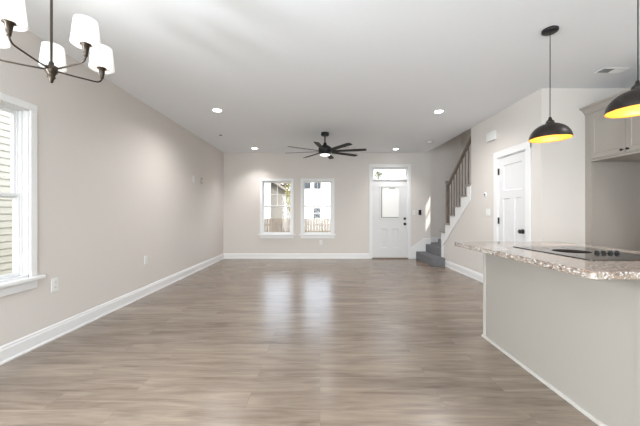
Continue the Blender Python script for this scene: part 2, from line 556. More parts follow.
window('window_added', (XL, LWY4, 0), R(90), False, 2.065, 1.325)  # out of view, put in as an opening for the fill lamp
window('window_2', (BW1, YB, 0), 0, True)
window('window_3', (BW2, YB, 0), 0, True)

# ------------------------------------------------------------------ doors
def panel_leaf(x0, x1, z0, z1, y0, y1, panels, inset=0.010, mould=0.014):
    """a slab with recessed panels on both faces (front face y0): grid of boxes around the panels"""
    mb = MB()
    mb.box(x0, x1, y0 + inset, y1, z0, z1)
    # stiles and rails as one front layer, cut where the panels are
    xs = sorted({x0, x1, *[p[0] for p in panels], *[p[1] for p in panels]})
    zs = sorted({z0, z1, *[p[2] for p in panels], *[p[3] for p in panels]})
    for a, b in zip(xs[:-1], xs[1:]):
        for c, d in zip(zs[:-1], zs[1:]):
            cx, cz = (a + b) / 2, (c + d) / 2
            if any(p[0] < cx < p[1] and p[2] < cz < p[3] for p in panels): continue
            mb.box(a, b, y0, y0 + inset, c, d)
    # sloped moulding round every panel
    for a, b, c, d in panels:
        m = mould
        quad = lambda *p: mb.bm.faces.new([mb.bm.verts.new(q) for q in p])
        yi = y0 + inset - 0.0005
        quad((a, y0, c), (b, y0, c), (b - m, yi, c + m), (a + m, yi, c + m))
        quad((b, y0, c), (b, y0, d), (b - m, yi, d - m), (b - m, yi, c + m))
        quad((b, y0, d), (a, y0, d), (a + m, yi, d - m), (b - m, yi, d - m))
        quad((a, y0, d), (a, y0, c), (a + m, yi, c + m), (a + m, yi, d - m))
    return mb

# front door with transom (local: wall face is y = 0, outdoors +y)
fd = structure(empty('door_1', (0, YB, 0)))
cw = 0.072
MB().box(DX0 - cw, DX0 + 0.006, -0.018, 0, 0, DZ + cw, 0.003).box(DX1 - 0.006, DX1 + cw, -0.018, 0, 0, DZ + cw, 0.003) \
    .box(DX0 - cw, DX1 + cw, -0.020, 0, DZ - 0.006, DZ + cw, 0.003).build('casing', M['trim'], fd)
MB().box(DX0, DX0 + 0.02, 0, WT, 0, DZ).box(DX1 - 0.02, DX1, 0, WT, 0, DZ).box(DX0, DX1, 0, WT, DZ - 0.02, DZ) \
    .box(DX0 + 0.02, DX1 - 0.02, 0.0, WT, 2.022, 2.058, 0.003).build('frame', M['door'], fd)
tr = MB().box(DX0 + 0.02, DX0 + 0.05, 0.03, 0.07, 2.058, DZ - 0.02).box(DX1 - 0.05, DX1 - 0.02, 0.03, 0.07, 2.058, DZ - 0.02) \
    .box(DX0 + 0.05, DX1 - 0.05, 0.03, 0.07, 2.058, 2.083).box(DX0 + 0.05, DX1 - 0.05, 0.03, 0.07, DZ - 0.045, DZ - 0.02).build('transom_sash', M['door'], fd)
box('pane', M['glass'], DX0 + 0.05, DX1 - 0.05, 0.048, 0.052, 2.083, DZ - 0.045, tr)
lx0, lx1, lz0, lz1 = DX0 + 0.022, DX1 - 0.022, 0.03, 2.02
gx0, gx1, gz0, gz1 = 1.575, 2.055, 1.045, 1.865
p1, p2 = (1.565, 1.745), (1.885, 2.065)
leaf = MB()
leaf.box(lx0, gx0, 0.022, 0.062, lz0, lz1).box(gx1, lx1, 0.022, 0.062, lz0, lz1).box(gx0, gx1, 0.022, 0.062, gz1, lz1)
leaf.box(gx0, gx1, 0.022, 0.062, 0.82, gz0)
lower = panel_leaf(gx0, gx1, lz0, 0.82, 0.022, 0.062, [(p1[0] + 0.015, p1[1], 0.28, 0.77), (p2[0], p2[1] - 0.015, 0.28, 0.77)])
leaf_o = leaf.build('leaf', M['door'], fd)
lower.build('panel', M['door'], leaf_o)
lf = MB()
for a, b, c, d in ((gx0 - 0.03, gx0 + 0.012, gz0 - 0.03, gz1 + 0.03), (gx1 - 0.012, gx1 + 0.03, gz0 - 0.03, gz1 + 0.03),
                   (gx0, gx1, gz1 - 0.012, gz1 + 0.03), (gx0, gx1, gz0 - 0.03, gz0 + 0.012)):
    lf.box(a, b, 0.008, 0.024, c, d, 0.004)
lf.build('lite_frame', M['door'], leaf_o)
box('pane', M['glass'], gx0, gx1, 0.040, 0.043, gz0, gz1, leaf_o)
box('blind', M['film'], gx0 + 0.042, gx1 - 0.005, 0.030, 0.034, gz0 + 0.030, gz1, leaf_o)
MB().box(gx0, gx0 + 0.044, 0.050, 0.056, gz0, gz1).box(gx0, gx1, 0.050, 0.056, gz0, gz0 + 0.032).build('gap_shade', M['taupe'], leaf_o)  # dark strips stand for the shaded gap beside and below the blind
MB().box(1.80, 1.955, 0.024, 0.0298, gz1 - 0.062, gz1 - 0.026, 0.002).build('paper_tag', M['tag'], leaf_o)
for z in (0.28, 1.05, 1.82):
    MB().box(DX0 + 0.012, DX0 + 0.030, 0.004, 0.022, z - 0.05, z + 0.05, 0.003).build('hinge', M['steel'], fd)
MB().box(DX0, DX1, -0.03, WT, 0, 0.022, 0.004).build('threshold', M['threshold'], fd)
MB().lathe([(0, 0.022), (0.026, 0.022), (0.032, 0.016), (0.032, 0.0), (0, 0)], 24, T(2.20, 0.022, 1.035) @ Matrix.Rotation(R(90), 4, 'X')).build('deadbolt', M['black'], leaf_o)
MB().lathe([(0, 0.065), (0.02, 0.062), (0.030, 0.048), (0.026, 0.034), (0.012, 0.026), (0.012, 0.012), (0.034, 0.010), (0.034, 0), (0, 0)], 24,
           T(2.20, 0.022, 0.895) @ Matrix.Rotation(R(90), 4, 'X')).build('door_knob', M['black'], leaf_o)

# closet door in the right wall: local frame x along -Y is avoided, built straight in world space about X
cd = structure(empty('door_2', (XR, 0, 0), R(90)))     # local x -> world Y, local y -> world -X (into the room)
cwd = 0.088
MB().box(CY0 - cwd, CY0 + 0.006, 0, 0.018, 0, CZ + cwd, 0.003).box(CY1 - 0.006, CY1 + cwd, 0, 0.018, 0, CZ + cwd, 0.003) \
    .box(CY0 - cwd, CY1 + cwd, 0, 0.020, CZ - 0.006, CZ + cwd, 0.003).build('casing', M['trim'], cd)
MB().box(CY0, CY0 + 0.018, -0.12, 0, 0, CZ).box(CY1 - 0.018, CY1, -0.12, 0, 0, CZ).box(CY0, CY1, -0.12, 0, CZ - 0.018, CZ).build('frame', M['trim'], cd)
a0, a1 = CY0 + 0.02, CY1 - 0.02
mirror = Matrix.Scale(-1, 4, (0, 1, 0))
lm = panel_leaf(a0, a1, 0.012, CZ - 0.021, 0.012, 0.045,
                [(a0 + 0.10, a1 - 0.10, 1.515, 1.905), (a0 + 0.10, (a0 + a1) / 2 - 0.05, 0.22, 1.40), ((a0 + a1) / 2 + 0.05, a1 - 0.10, 0.22, 1.40)], 0.010, 0.012)
bmesh.ops.transform(lm.bm, matrix=mirror, verts=lm.bm.verts[:])
bmesh.ops.reverse_faces(lm.bm, faces=lm.bm.faces[:])
leaf2 = lm.build('leaf', M['door'], cd)
for z in (0.25, 1.06, 1.82):
    MB().box(a1 - 0.006, a1 + 0.016, -0.012, 0.006, z - 0.05, z + 0.05, 0.003).build('hinge', M['black'], cd)
MB().lathe([(0, 0.062), (0.02, 0.060), (0.031, 0.046), (0.026, 0.032), (0.012, 0.026), (0.012, 0.012), (0.033, 0.010), (0.033, 0), (0, 0)], 24,
           T(a0 + 0.07, -0.012, 0.925) @ Matrix.Rotation(R(-90), 4, 'X')).build('door_knob', M['black'], leaf2)

# unseen glass doors behind the camera, built wide for the fill light
rd = structure(empty('door_3', (0, YN, 0)))
f = MB()
xs = [RX0, RX0 + (RX1 - RX0) / 3, RX0 + 2 * (RX1 - RX0) / 3, RX1]
for x in xs: f.box(max(x - 0.04, RX0), min(x + 0.04, RX1), -0.10, -0.04, 0.02, RZ)
f.box(RX0, RX1, -0.10, -0.04, 0.0, 0.08).box(RX0, RX1, -0.10, -0.04, RZ - 0.07, RZ)
f.build('frame', M['vinyl'], rd)
for a, b in zip(xs[:-1], xs[1:]): box('pane', M['glass'], a + 0.04, b - 0.04, -0.075, -0.07, 0.08, RZ - 0.07, rd)
structure(box('roof_sun_block', M['whitesiding'], RX0 - 1.5, RX1 + 1.5, YN - 5.6, YN - WT, 2.75, 2.85))  # added unseen slab that keeps direct sun out of the rear doors

# ------------------------------------------------------------------ staircase
st = thing('staircase', 'grey carpeted stairs turning up beside the front door with white stringer', 'stairs', (0, 0, 0))
# bottom step, landing, and the straight flight that climbs toward the camera
def step(mb_pts, z0, z1, nm='step'):
    return MB().prism(mb_pts, 'z', z0, z1, 0.012).build(nm, M['carpet'], st)
step([(2.48, 6.66), (2.51, 6.62), (XR - 0.020, 6.62), (XR - 0.020, YS1 + 0.005), (2.86, YS1 + 0.005), (2.86, YB - 0.022), (2.48, YB - 0.022)], 0.0, SR(1))
step([(2.73, YS1 + 0.008), (XS - 0.004, YS1 + 0.008), (XS - 0.004, YBB - 0.022), (XC + 0.002, YBB - 0.022), (XC + 0.002, YB - 0.022), (2.73, YB - 0.022)], SR(1), SR(2))
step([(XR + 0.02, YS1 + 0.01), (XS - 0.004, YS1 + 0.01), (XS - 0.004, 7.11), (XR + 0.02, 7.11)], SR(2), SR(3))
for k in range(4, 14):
    y0, y1 = YR(k + 1), YR(k)
    s = MB().box(XR + 0.126, XS - 0.004, y0, y1, SR(k) - 0.21, SR(k) - 0.004, 0.006).build('step', M['carpet'], st)
    if y1 > YS0:
        MB().box(XR - 0.040, XR + 0.1255, max(y0, YS0 + 0.002), y1 + 0.022, SR(k) - 0.030, SR(k), 0.006).build('nosing', M['tread'], s)
# white stringer that follows the steps
sp = [(YS1, 0.005), (YS1, SR(4) - 0.031)]
for k in range(4, 10):
    yn = max(YR(k + 1), YS0 + 0.001)
    sp.append((yn, SR(k) - 0.031))
    if yn <= YS0 + 0.001: break
    sp.append((yn, SR(k + 1) - 0.031))
pitch = 0.19 / 0.245
zb = lambda y: SR(4) - 0.395 + (YR(4) - y) * pitch
sp += [(YS0 + 0.001, zb(YS0)), (YS1 - 0.085, zb(YS1 - 0.085)), (YS1 - 0.085, 0.005)]
MB().prism(sp, 'x', XR - 0.018, XR - 0.0005, 0.002).build('stringer', M['trim'], st)
MB().box(XR - 0.018, XR + 0.11, YS1 + 0.0008, YS1 + 0.004, 0.005, SR(4) - 0.031).build('end_trim', M['trim'], st)
# white skirt board on the far wall
MB().prism([(DX1 + 0.073, 0.0), (DX1 + 0.073, 0.30), (2.69, 0.52), (XC, 0.52), (XC, 0.0)], 'y', YB - 0.02, YB - 0.0005, 0.003).build('skirt_board', M['trim'], st)
MB().box(XC + 0.002, XS - 0.004, YBB - 0.02, YBB - 0.0005, SR(2), 0.525, 0.003).build('skirt_board', M['trim'], st)

rl = thing('stair_railing', 'dark wood stair railing with square balusters on the open stair side', 'railing', (0, 0, 0))
XRL = XR + 0.045
rz = lambda y: SR(5) + 0.83 + (6.62 - y) * pitch
MB().box(XRL - 0.030, XRL + 0.030, 6.630, 6.690, SR(4) + 0.0005, SR(4) + 1.10, 0.004).box(XRL - 0.038, XRL + 0.038, 6.622, 6.698, SR(4) + 1.10, SR(4) + 1.13, 0.005) \
    .build('newel_post', M['wood'], rl)
hp = [(6.63, rz(6.63) - 0.025), (6.63, rz(6.63) + 0.03), (YS0 + 0.003, rz(YS0) + 0.03), (YS0 + 0.003, rz(YS0) - 0.025)]
MB().prism(hp, 'x', XRL - 0.030, XRL + 0.030, 0.006).build('handrail', M['wood'], rl)
for k in range(5, 9):
    for d in (0.06, 0.18):
        y = YR(k) - d
        if y < YS0 + 0.03: continue
        MB().box(XRL - 0.0085, XRL + 0.0085, y - 0.0085, y + 0.0085, SR(k) + 0.0005, rz(y) - 0.02).build('baluster', M['wood'], rl)

# ------------------------------------------------------------------ kitchen: island, worktop, cooktop
isl = thing('kitchen_island', 'greige painted island body with plain panelled back', 'kitchen island', (1.565, 1.42, 0))
IX1, IY1 = 2.20, 2.863
CT = 0.905
MB().box(0.0, IX1 - 1.565, 0.0, IY1 - 1.42, 0.0, CT - 0.038).build('body', M['island'], isl)
MB().box(-0.006, 0.03, IY1 - 1.42 - 0.03, IY1 - 1.42 + 0.006, 0, CT - 0.039, 0.002).build('corner_trim', M['islandtrim'], isl)
MB().box(-0.005, 0.03, -0.005, 0.062, 0.022, CT - 0.039, 0.001).build('corner_trim', M['island'], isl)
MB().prism([(-0.018, 0), (-0.018, 0.010), (-0.010, 0.020), (0.0, 0.022), (0.0, 0)], 'y', -0.012, IY1 - 1.42 + 0.014).build('shoe_moulding', M['islandtrim'], isl)
MB().box(-0.012, IX1 - 1.565, IY1 - 1.42, IY1 - 1.42 + 0.012, 0, 0.018, 0.003).build('shoe_moulding', M['islandtrim'], isl)

def rounded(x0, x1, y0, y1, rads, n=8):
    """rectangle outline with a radius for each corner (x0y0, x1y0, x1y1, x0y1)"""
    out = []
    for (cx, cy, sx, sy, a0), r in zip(((x0, y0, 1, 1, 180), (x1, y0, -1, 1, 270), (x1, y1, -1, -1, 0), (x0, y1, 1, -1, 90)), rads):
        if r <= 0: out.append((cx, cy)); continue
        for i in range(n + 1):
            a = R(a0 + 90 * i / n)
            out.append((cx + sx * r + r * math.cos(a), cy + sy * r + r * math.sin(a)))
    return out
ct = tag(empty('countertop', (1.276, 1.40, CT)), 'speckled granite countertop on the island, overhanging on the living side', 'countertop')
MB().prism(rounded(0, 1.014, 0, 1.49, (0.03, 0.03, 0.03, 0.05)), 'z', -0.038, 0, 0.007).build('slab', M['granite'], ct)
ck = thing('cooktop', 'black glass cooktop with four knobs set into the granite countertop', 'cooktop', (1.565, 1.73, CT))
MB().prism(rounded(0, 0.53, 0, 0.71, (0.012,) * 4, 4), 'z', 0.0, 0.005, 0.0015).build('glass_top', M['cooktop'], ck)
MB().lathe([(0, 0.0058), (0.11, 0.0058), (0.11, 0.004)], 48, T(0.21, 0.39, 0)).build('burner', M['burner'], ck)
for bx, by, br in ((0.12, 0.60, 0.075), (0.40, 0.58, 0.085), (0.12, 0.13, 0.075), (0.40, 0.13, 0.085)):
    MB().lathe([(br - 0.003, 0.0045), (br - 0.003, 0.0053), (br, 0.0053), (br, 0.0045)], 48, T(bx, by, 0)).build('burner_ring', M['greyplastic'], ck)
for i in range(4):
    MB().lathe([(0, 0.024), (0.009, 0.024), (0.011, 0.021), (0.012, 0.012), (0.015, 0.009), (0.015, 0.004), (0, 0.004)], 20, T(0.287 + i * 0.0445, 0.275, 0)).build('knob', M['black'], ck)

# refrigerator surround
fc = thing('refrigerator_cabinet', 'taupe refrigerator surround with crown moulding and two doors over an empty bay', 'cabinet', (3.326, 2.745, 0))
D1, Z0 = 1.02, 1.81
W = XK - 3.326 - 0.004
MB().box(0.02, W, 0.02, D1 - 0.086, Z0, 2.41).box(0.0, 0.02, 0.02, D1 - 0.086, Z0, Z0 + 0.045).box(0.0, 0.02, 0.02, D1 - 0.086, 2.355, 2.41).build('carcass', M['cab'], fc)
MB().box(0.0, W, D1 - 0.085, D1 - 0.002, 0, 2.41, 0.002).build('side_panel', M['cab'], fc)
MB().box(0.0, W, 0.0, 0.02, 0, 2.41, 0.002).build('side_panel', M['cab'], fc)
cp = [(0.0, 2.40), (-0.012, 2.405), (-0.02, 2.425), (-0.05, 2.46), (-0.075, 2.468), (-0.078, 2.485), (0.05, 2.485), (0.05, 2.40)]
MB().prism(cp, 'y', -0.05, D1 - 0.002).build('crown_moulding', M['cab'], fc)
def shaker(y0, y1, z0, z1, ky):
    pm = panel_leaf(y0, y1, z0, z1, 0.0, 0.020, [(y0 + 0.055, y1 - 0.055, z0 + 0.055, z1 - 0.055)], 0.009, 0.006)
    rot = Matrix(((0, 1, 0, -0.020), (1, 0, 0, 0), (0, 0, 1, 0), (0, 0, 0, 1)))
    bmesh.ops.transform(pm.bm, matrix=rot, verts=pm.bm.verts[:])
    bmesh.ops.reverse_faces(pm.bm, faces=pm.bm.faces[:])
    d = pm.build('door', M['cab'], fc)
    MB().lathe([(0, 0.026), (0.010, 0.025), (0.014, 0.019), (0.006, 0.012), (0.006, 0.004), (0.009, 0), (0, 0)], 16,
               T(-0.020, ky, z0 + 0.032) @ Matrix.Rotation(R(-90), 4, 'Y')).build('knob', M['black'], d)
shaker(0.504, 0.93, Z0 + 0.03, 2.37, 0.534)
shaker(0.085, 0.500, Z0 + 0.03, 2.37, 0.470)

# ------------------------------------------------------------------ ceiling fan
FX, FY = 0.0975, 5.85
fan = thing('ceiling_fan', 'charcoal eight blade ceiling fan with a round light under the motor', 'ceiling fan', (FX, FY, H))
MB().lathe([(0, 0), (0.078, 0), (0.078, -0.05), (0.066, -0.062), (0, -0.062)], 32).build('canopy', M['charcoal'], fan)
MB().lathe([(0.014, -0.06), (0.014, -0.23)], 16).build('downrod', M['charcoal'], fan)
MB().lathe([(0, -0.20), (0.030, -0.20), (0.036, -0.235), (0.085, -0.262), (0.122, -0.285), (0.128, -0.30), (0.128, -0.395), (0.110, -0.405), (0, -0.405)], 40).build('motor', M['charcoal'], fan)
lk = MB().lathe([(0.100, -0.404), (0.112, -0.408), (0.112, -0.428), (0.104, -0.428)], 40).build('light_kit', M['charcoal'], fan)
MB().lathe([(0.104, -0.424), (0.098, -0.437), (0.075, -0.448), (0.04, -0.454), (0, -0.455)], 40).build('light_lens', M['fanlens'], lk)
for i in range(8):
    ang = R(-12 + 45 * i)
    mb = MB()
    mb.box(0.12, 0.20, -0.022, 0.022, -0.004, 0.004)
    pts = [(0.15, -0.040), (0.20, -0.050), (0.74, -0.055), (0.785, -0.048), (0.80, -0.03), (0.80, 0.03), (0.785, 0.048), (0.74, 0.055), (0.20, 0.050), (0.15, 0.040)]
    mb.prism(pts, 'z', -0.003, 0.003, 0.001)
    bmesh.ops.transform(mb.bm, matrix=T(0, 0, -0.365) @ Matrix.Rotation(ang, 4, 'Z') @ Matrix.Rotation(R(-10), 4, 'X'), verts=mb.bm.verts[:])
    mb.build('blade', M['blade'], fan)
lamp('fan_lamp', 'SPOT', (FX, FY, H - 0.47), 9, (1, 0.98, 0.95), (0, 0, -1), spot_size=R(160), spot_blend=0.8, shadow_soft_size=0.09)

# ------------------------------------------------------------------ recessed lights
spots = [(-1.563, 4.56, 'recessed ceiling downlight nearest the dining chandelier, left of the fan'),
         (1.83, 4.62, 'recessed ceiling downlight near the stair opening, right of the fan'),
         (-1.58, 7.25, 'small recessed downlight close to the far wall above the left window'),
         (1.85, 7.33, 'small recessed downlight close to the far wall above the front door')]
proto = None
for x, y, lab in spots:
    if proto is None:
        proto = thing('recessed_light', lab, 'ceiling light', (x, y, H), group='recessed ceiling downlights')
        MB().lathe([(0.082, 0), (0.082, -0.004), (0.074, -0.008), (0.062, -0.006), (0.060, -0.001)], 32).build('trim_ring', M['plastic'], proto)
        MB().lathe([(0.062, -0.0045), (0.03, -0.0052), (0, -0.0055)], 32).build('lens', M['canlens'], proto)
        o = proto
    else:
        o = copy_tree(proto); o.location = (x, y, H); o['label'] = lab
    lamp('downlight_lamp', 'SPOT', (x, y, H - 0.03), (72 if y < 6 else 60), (1.0, 0.975, 0.945), (0, 0, -1), spot_size=R(160 if y < 6 else 115), spot_blend=1.0, shadow_soft_size=0.06)
for x, y in ((-1.5, 0.2), (2.9, 0.8), (2.9, 1.9)):  # extra lamps added out of view, without fixtures
    lamp('downlight_lamp', 'SPOT', (x, y, H - 0.03), 46, (1.0, 0.975, 0.945), (0, 0, -1), spot_size=R(150), spot_blend=0.9, shadow_soft_size=0.06)

lamp('stair_fill_lamp', 'POINT', (3.3, 4.8, 5.0), 5, (1, 0.90, 0.80), shadow_soft_size=0.1)  # added unseen lamp that warms the stair end wall

# ------------------------------------------------------------------ pendants
def make_pendant(loc, lab):
    t = thing('pendant_lamp', lab, 'pendant lamp', loc, group='bowl pendants over the island')
    drop = H - 1.8126
    MB().lathe([(0, 0), (0.060, 0), (0.060, -0.018), (0.052, -0.024), (0, -0.024)], 32).build('ceiling_canopy', M['black'], t)
    MB().lathe([(0.0032, -0.02), (0.0032, -drop + 0.17)], 10).build('cord', M['black'], t)
    MB().lathe([(0, -drop + 0.185), (0.010, -drop + 0.185), (0.014, -drop + 0.165), (0.030, -drop + 0.150), (0.034, -drop + 0.128), (0, -drop + 0.128)], 24).build('socket_cap', M['pendant'], t)
    prof = [(0.152 * math.cos(a), -drop + 0.132 * math.sin(a)) for a in [R(90 * i / 14) for i in range(14)]] + [(0, -drop + 0.132)]
    sh = MB().lathe(prof, 48).build('bowl_shade', M['pendant'], t)
    prof2 = [(0.1495 * math.cos(a), -drop + 0.0005 + 0.1285 * math.sin(a)) for a in [R(90 * i / 14) for i in range(14)]] + [(0, -drop + 0.129)]
    MB().lathe([(0.152, -drop)] + prof2, 48).build('gold_lining', M['gold'], sh)
    MB().lathe([(0, -drop + 0.048), (0.018, -drop + 0.052), (0.028, -drop + 0.070), (0.024, -drop + 0.095), (0.014, -drop + 0.128)], 20).build('bulb', M['bulb'], t)
    lamp('pendant_bulb_lamp', 'POINT', (loc[0], loc[1], H - drop + 0.035), 2.4, (1, 0.88, 0.66), shadow_soft_size=0.025)
    return t
make_pendant((1.964, 2.561, H), 'black bowl pendant lamp with gold lining seen whole above the cooktop')
make_pendant((1.964, 1.853, H), 'black bowl pendant lamp with gold lining in front of the refrigerator cabinet')

# ------------------------------------------------------------------ chandelier
ch = thing('chandelier', 'dark bronze five arm chandelier with white glass shades near the side window', 'chandelier', (-1.522, 1.70, 0))
zh, ze = 1.992, 2.005
MB().lathe([(0, H), (0.065, H), (0.06, H - 0.022), (0, H - 0.028)], 28).build('ceiling_canopy', M['bronze'], ch)
MB().lathe([(0.0065, H - 0.025), (0.0065, zh + 0.02)], 14).build('rod', M['bronze'], ch)
MB().lathe([(0, zh + 0.045), (0.012, zh + 0.042), (0.014, zh + 0.022), (0.028, zh + 0.014), (0.030, zh - 0.012), (0.022, zh - 0.022), (0.016, zh - 0.036),
            (0.020, zh - 0.044), (0.012, zh - 0.056), (0.008, zh - 0.072), (0, zh - 0.078)], 28).build('hub', M['bronze'], ch)
for i in range(5):
    a = R(-86 + 72 * i)
    c, s = math.cos(a), math.sin(a)
    def P(r, z): return (r * c, r * s, z)
    Ra = 0.25
    arm = [P(0.03, zh), P(0.10, zh + 0.003), P(Ra - 0.045, ze - 0.002)]
    for q in range(1, 7):
        t_ = R(90 * q / 6)
        arm.append(P(Ra - 0.035 + 0.035 * math.sin(t_), ze + 0.035 - 0.035 * math.cos(t_)))
    arm.append(P(Ra, ze + 0.05))
    ao = MB().tube(arm, 0.0047, 12).build('arm', M['bronze'], ch)
    m = T(Ra * c, Ra * s, 0)
    MB().lathe([(0, ze + 0.030), (0.008, ze + 0.030), (0.011, ze + 0.045), (0.018, ze + 0.090), (0.027, ze + 0.093), (0.027, ze + 0.098), (0, ze + 0.098)], 24, m).build('socket_cup', M['bronze'], ao)
    zb_ = ze + 0.088
    MB().lathe([(0.029, zb_ + 0.010), (0.054, zb_ + 0.003), (0.064, zb_ + 0.002), (0.068, zb_ + 0.006), (0.055, zb_ + 0.138), (0.052, zb_ + 0.138), (0.063, zb_ + 0.012), (0.030, zb_ + 0.016)], 36, m).build('lamp_shade', M['shade'], ao)
    lamp('chandelier_bulb_lamp', 'POINT', (-1.522 + Ra * c, 1.70 + Ra * s, zb_ + 0.10), 0.8, (1, 0.93, 0.84), shadow_soft_size=0.03)

# ------------------------------------------------------------------ ceiling vents, detectors
def register(name, lab, x0, x1, y0, y1, grp):
    t = thing(name, lab, 'air vent', ((x0 + x1) / 2, (y0 + y1) / 2, H), group=grp)
    w, d = (x1 - x0) / 2, (y1 - y0) / 2
    MB().box(-w, w, -d, -d + 0.012, -0.008, 0, 0.002).box(-w, w, d - 0.012, d, -0.008, 0, 0.002) \
        .box(-w, -w + 0.012, -d, d, -0.008, 0, 0.002).box(w - 0.012, w, -d, d, -0.008, 0, 0.002).build('frame', M['plastic'], t)
    box('duct_shade', M['greyplastic'], -w + 0.01, w - 0.01, -d + 0.01, d - 0.01, -0.0015, -0.0002, t)  # dark sheet stands for the shade inside the vent
    mb = MB()
    n = 12
    for i in range(n):
        x = -w + 0.025 + (2 * w - 0.05) * i / (n - 1)
        tilt = R(62) if i < n / 2 else R(-58)
        mb.box(-0.0009, 0.0009, -d + 0.016, d - 0.016, -0.011, 0.011, m=T(x, 0, -0.0075) @ Matrix.Rotation(tilt, 4, 'Y'))
    mb.build('louver', M['plastic'], t)
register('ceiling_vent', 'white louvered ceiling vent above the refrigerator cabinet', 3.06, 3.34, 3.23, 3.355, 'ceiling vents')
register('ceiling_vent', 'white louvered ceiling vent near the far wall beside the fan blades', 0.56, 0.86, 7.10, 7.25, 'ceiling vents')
sd = thing('smoke_detector', 'round white smoke detector on the ceiling beside the stair opening', 'smoke detector', (2.41, 6.566, H))
MB().lathe([(0, 0), (0.066, 0), (0.066, -0.012), (0.060, -0.030), (0.045, -0.038), (0, -0.038)], 32).build('body', M['plastic'], sd)
MB().lathe([(0.0, -0.0385), (0.008, -0.0385), (0.008, -0.036)], 12, T(0.02, -0.02, 0)).build('button', M['slot'], sd)
nz = thing('ceiling_sensor', 'small dark round ceiling fitting between the two left downlights', 'ceiling sensor', (-1.986, 6.0, H))
MB().lathe([(0.048, 0), (0.048, -0.005), (0.034, -0.008), (0.032, -0.002)], 28).build('ring', M['plastic'], nz)
MB().lathe([(0.034, -0.003), (0.02, -0.016), (0, -0.018)], 24).build('lens', M['greyplastic'], nz)

# ------------------------------------------------------------------ wall plates (local: x along the wall, y into the room)
def outlet(lab, loc, rotz, w=0.075, h=0.12):
    t = thing('wall_outlet', lab, 'outlet', loc, rotz, 'outlets on the left wall')
    MB().box(-w / 2, w / 2, 0, 0.007, -h / 2, h / 2, 0.003).build('cover_plate', M['plastic'], t)
    for z in (-0.024, 0.024):
        r = MB().box(-0.017, 0.017, 0.006, 0.0085, z - 0.015, z + 0.015, 0.001).build('receptacle', M['plastic'], t)
        MB().box(-0.007, -0.004, 0.008, 0.0088, z - 0.006, z + 0.006).build('slot', M['slot'], r)
        MB().box(0.004, 0.007, 0.008, 0.0088, z - 0.006, z + 0.006).build('slot', M['slot'], r)
    return t
def face_left_wall(y, z): return (XL, y, z), R(-90)        # local y -> +X
outlet('white outlet low on the side wall right beside the window', *face_left_wall(2.826, 0.505), 0.078, 0.125)
outlet('small white outlet low on the side wall halfway to the far wall', *face_left_wall(4.30, 0.507))
def plate(name, lab, cat, loc, rotz, w, h, m, grp=None, extra=None, extra_name=None, em=None):
    t = thing(name, lab, cat, loc, rotz, grp)
    MB().box(-w / 2, w / 2, 0, 0.008, -h / 2, h / 2, 0.003).build('cover_plate', m, t)
    for e in extra or []:
        MB().box(e[0], e[1], 0.0075, 0.0115, e[2], e[3], 0.001).build(extra_name, em, t)
    return t
plate('media_wall_plate', 'white media plate at television height on the side wall', 'wall plate', *face_left_wall(5.91, 1.85), 0.10, 0.13, M['plastic'], 'media plates on the side wall', [(-0.016, 0.016, -0.03, 0.03)], 'port', M['plastic'])
plate('media_wall_plate', 'greige media plate at television height, the one closer to the far wall', 'wall plate', *face_left_wall(6.33, 1.86), 0.10, 0.13, M['islandtrim'], 'media plates on the side wall', [(-0.016, 0.016, -0.03, 0.03)], 'port', M['plastic'])
plate('light_switch', 'white light switch plate between the front door and the black keypad', 'light switch', (2.432, YB, 1.19), R(180), 0.075, 0.118, M['plastic'], None, [(-0.017, 0.017, -0.033, 0.033)], 'rocker', M['plastic'])
kp = thing('alarm_keypad', 'small black keypad on the far wall beside the stairs', 'keypad', (2.585, YB, 1.195), R(180))
MB().box(-0.036, 0.036, 0, 0.018, -0.066, 0.066, 0.006).build('case', M['black'], kp)
MB().box(-0.026, 0.026, 0.017, 0.0195, 0.015, 0.05, 0.001).build('screen', M['cooktop'], kp)
FR = R(90)      # on the right wall: local y -> -X
tg = thing('thermostat', 'round white thermostat with dark dial on the wall beside the closet door', 'thermostat', (XR, 5.04, 1.49), FR)
MB().lathe([(0, 0.014), (0.036, 0.014), (0.045, 0.006), (0.045, 0), (0, 0)], 32, Matrix.Rotation(R(-90), 4, 'X')).build('body', M['plastic'], tg)
MB().lathe([(0, 0.020), (0.016, 0.019), (0.019, 0.013), (0, 0.013)], 24, Matrix.Rotation(R(-90), 4, 'X')).build('dial', M['slot'], tg)
plate('light_switch', 'white two gang light switch plate on the wall beside the closet door', 'light switch', (XR, 4.955, 1.19), FR, 0.122, 0.118, M['plastic'], None,
      [(-0.042, -0.010, -0.033, 0.033), (0.010, 0.042, -0.033, 0.033)], 'rocker', M['plastic'])
dc = thing('door_chime', 'white door chime box high on the wall above the closet door corner', 'door chime', (XR, 4.83, 2.41), FR)
MB().box(-0.115, 0.115, 0, 0.045, -0.07, 0.07, 0.008).build('cover', M['plastic'], dc)
MB().box(-0.095, 0.095, 0.044, 0.0465, -0.055, -0.045, 0.001).box(-0.095, 0.095, 0.044, 0.0465, -0.035, -0.025, 0.001).build('grille', M['plastic'], dc)
plate('wall_outlet', 'white outlet below the right of the two far windows', 'outlet', (0.02, YB, 0.42), R(180), 0.075, 0.118, M['plastic'], None, [(-0.017, 0.017, -0.035, 0.035)], 'receptacle', M['plastic'])

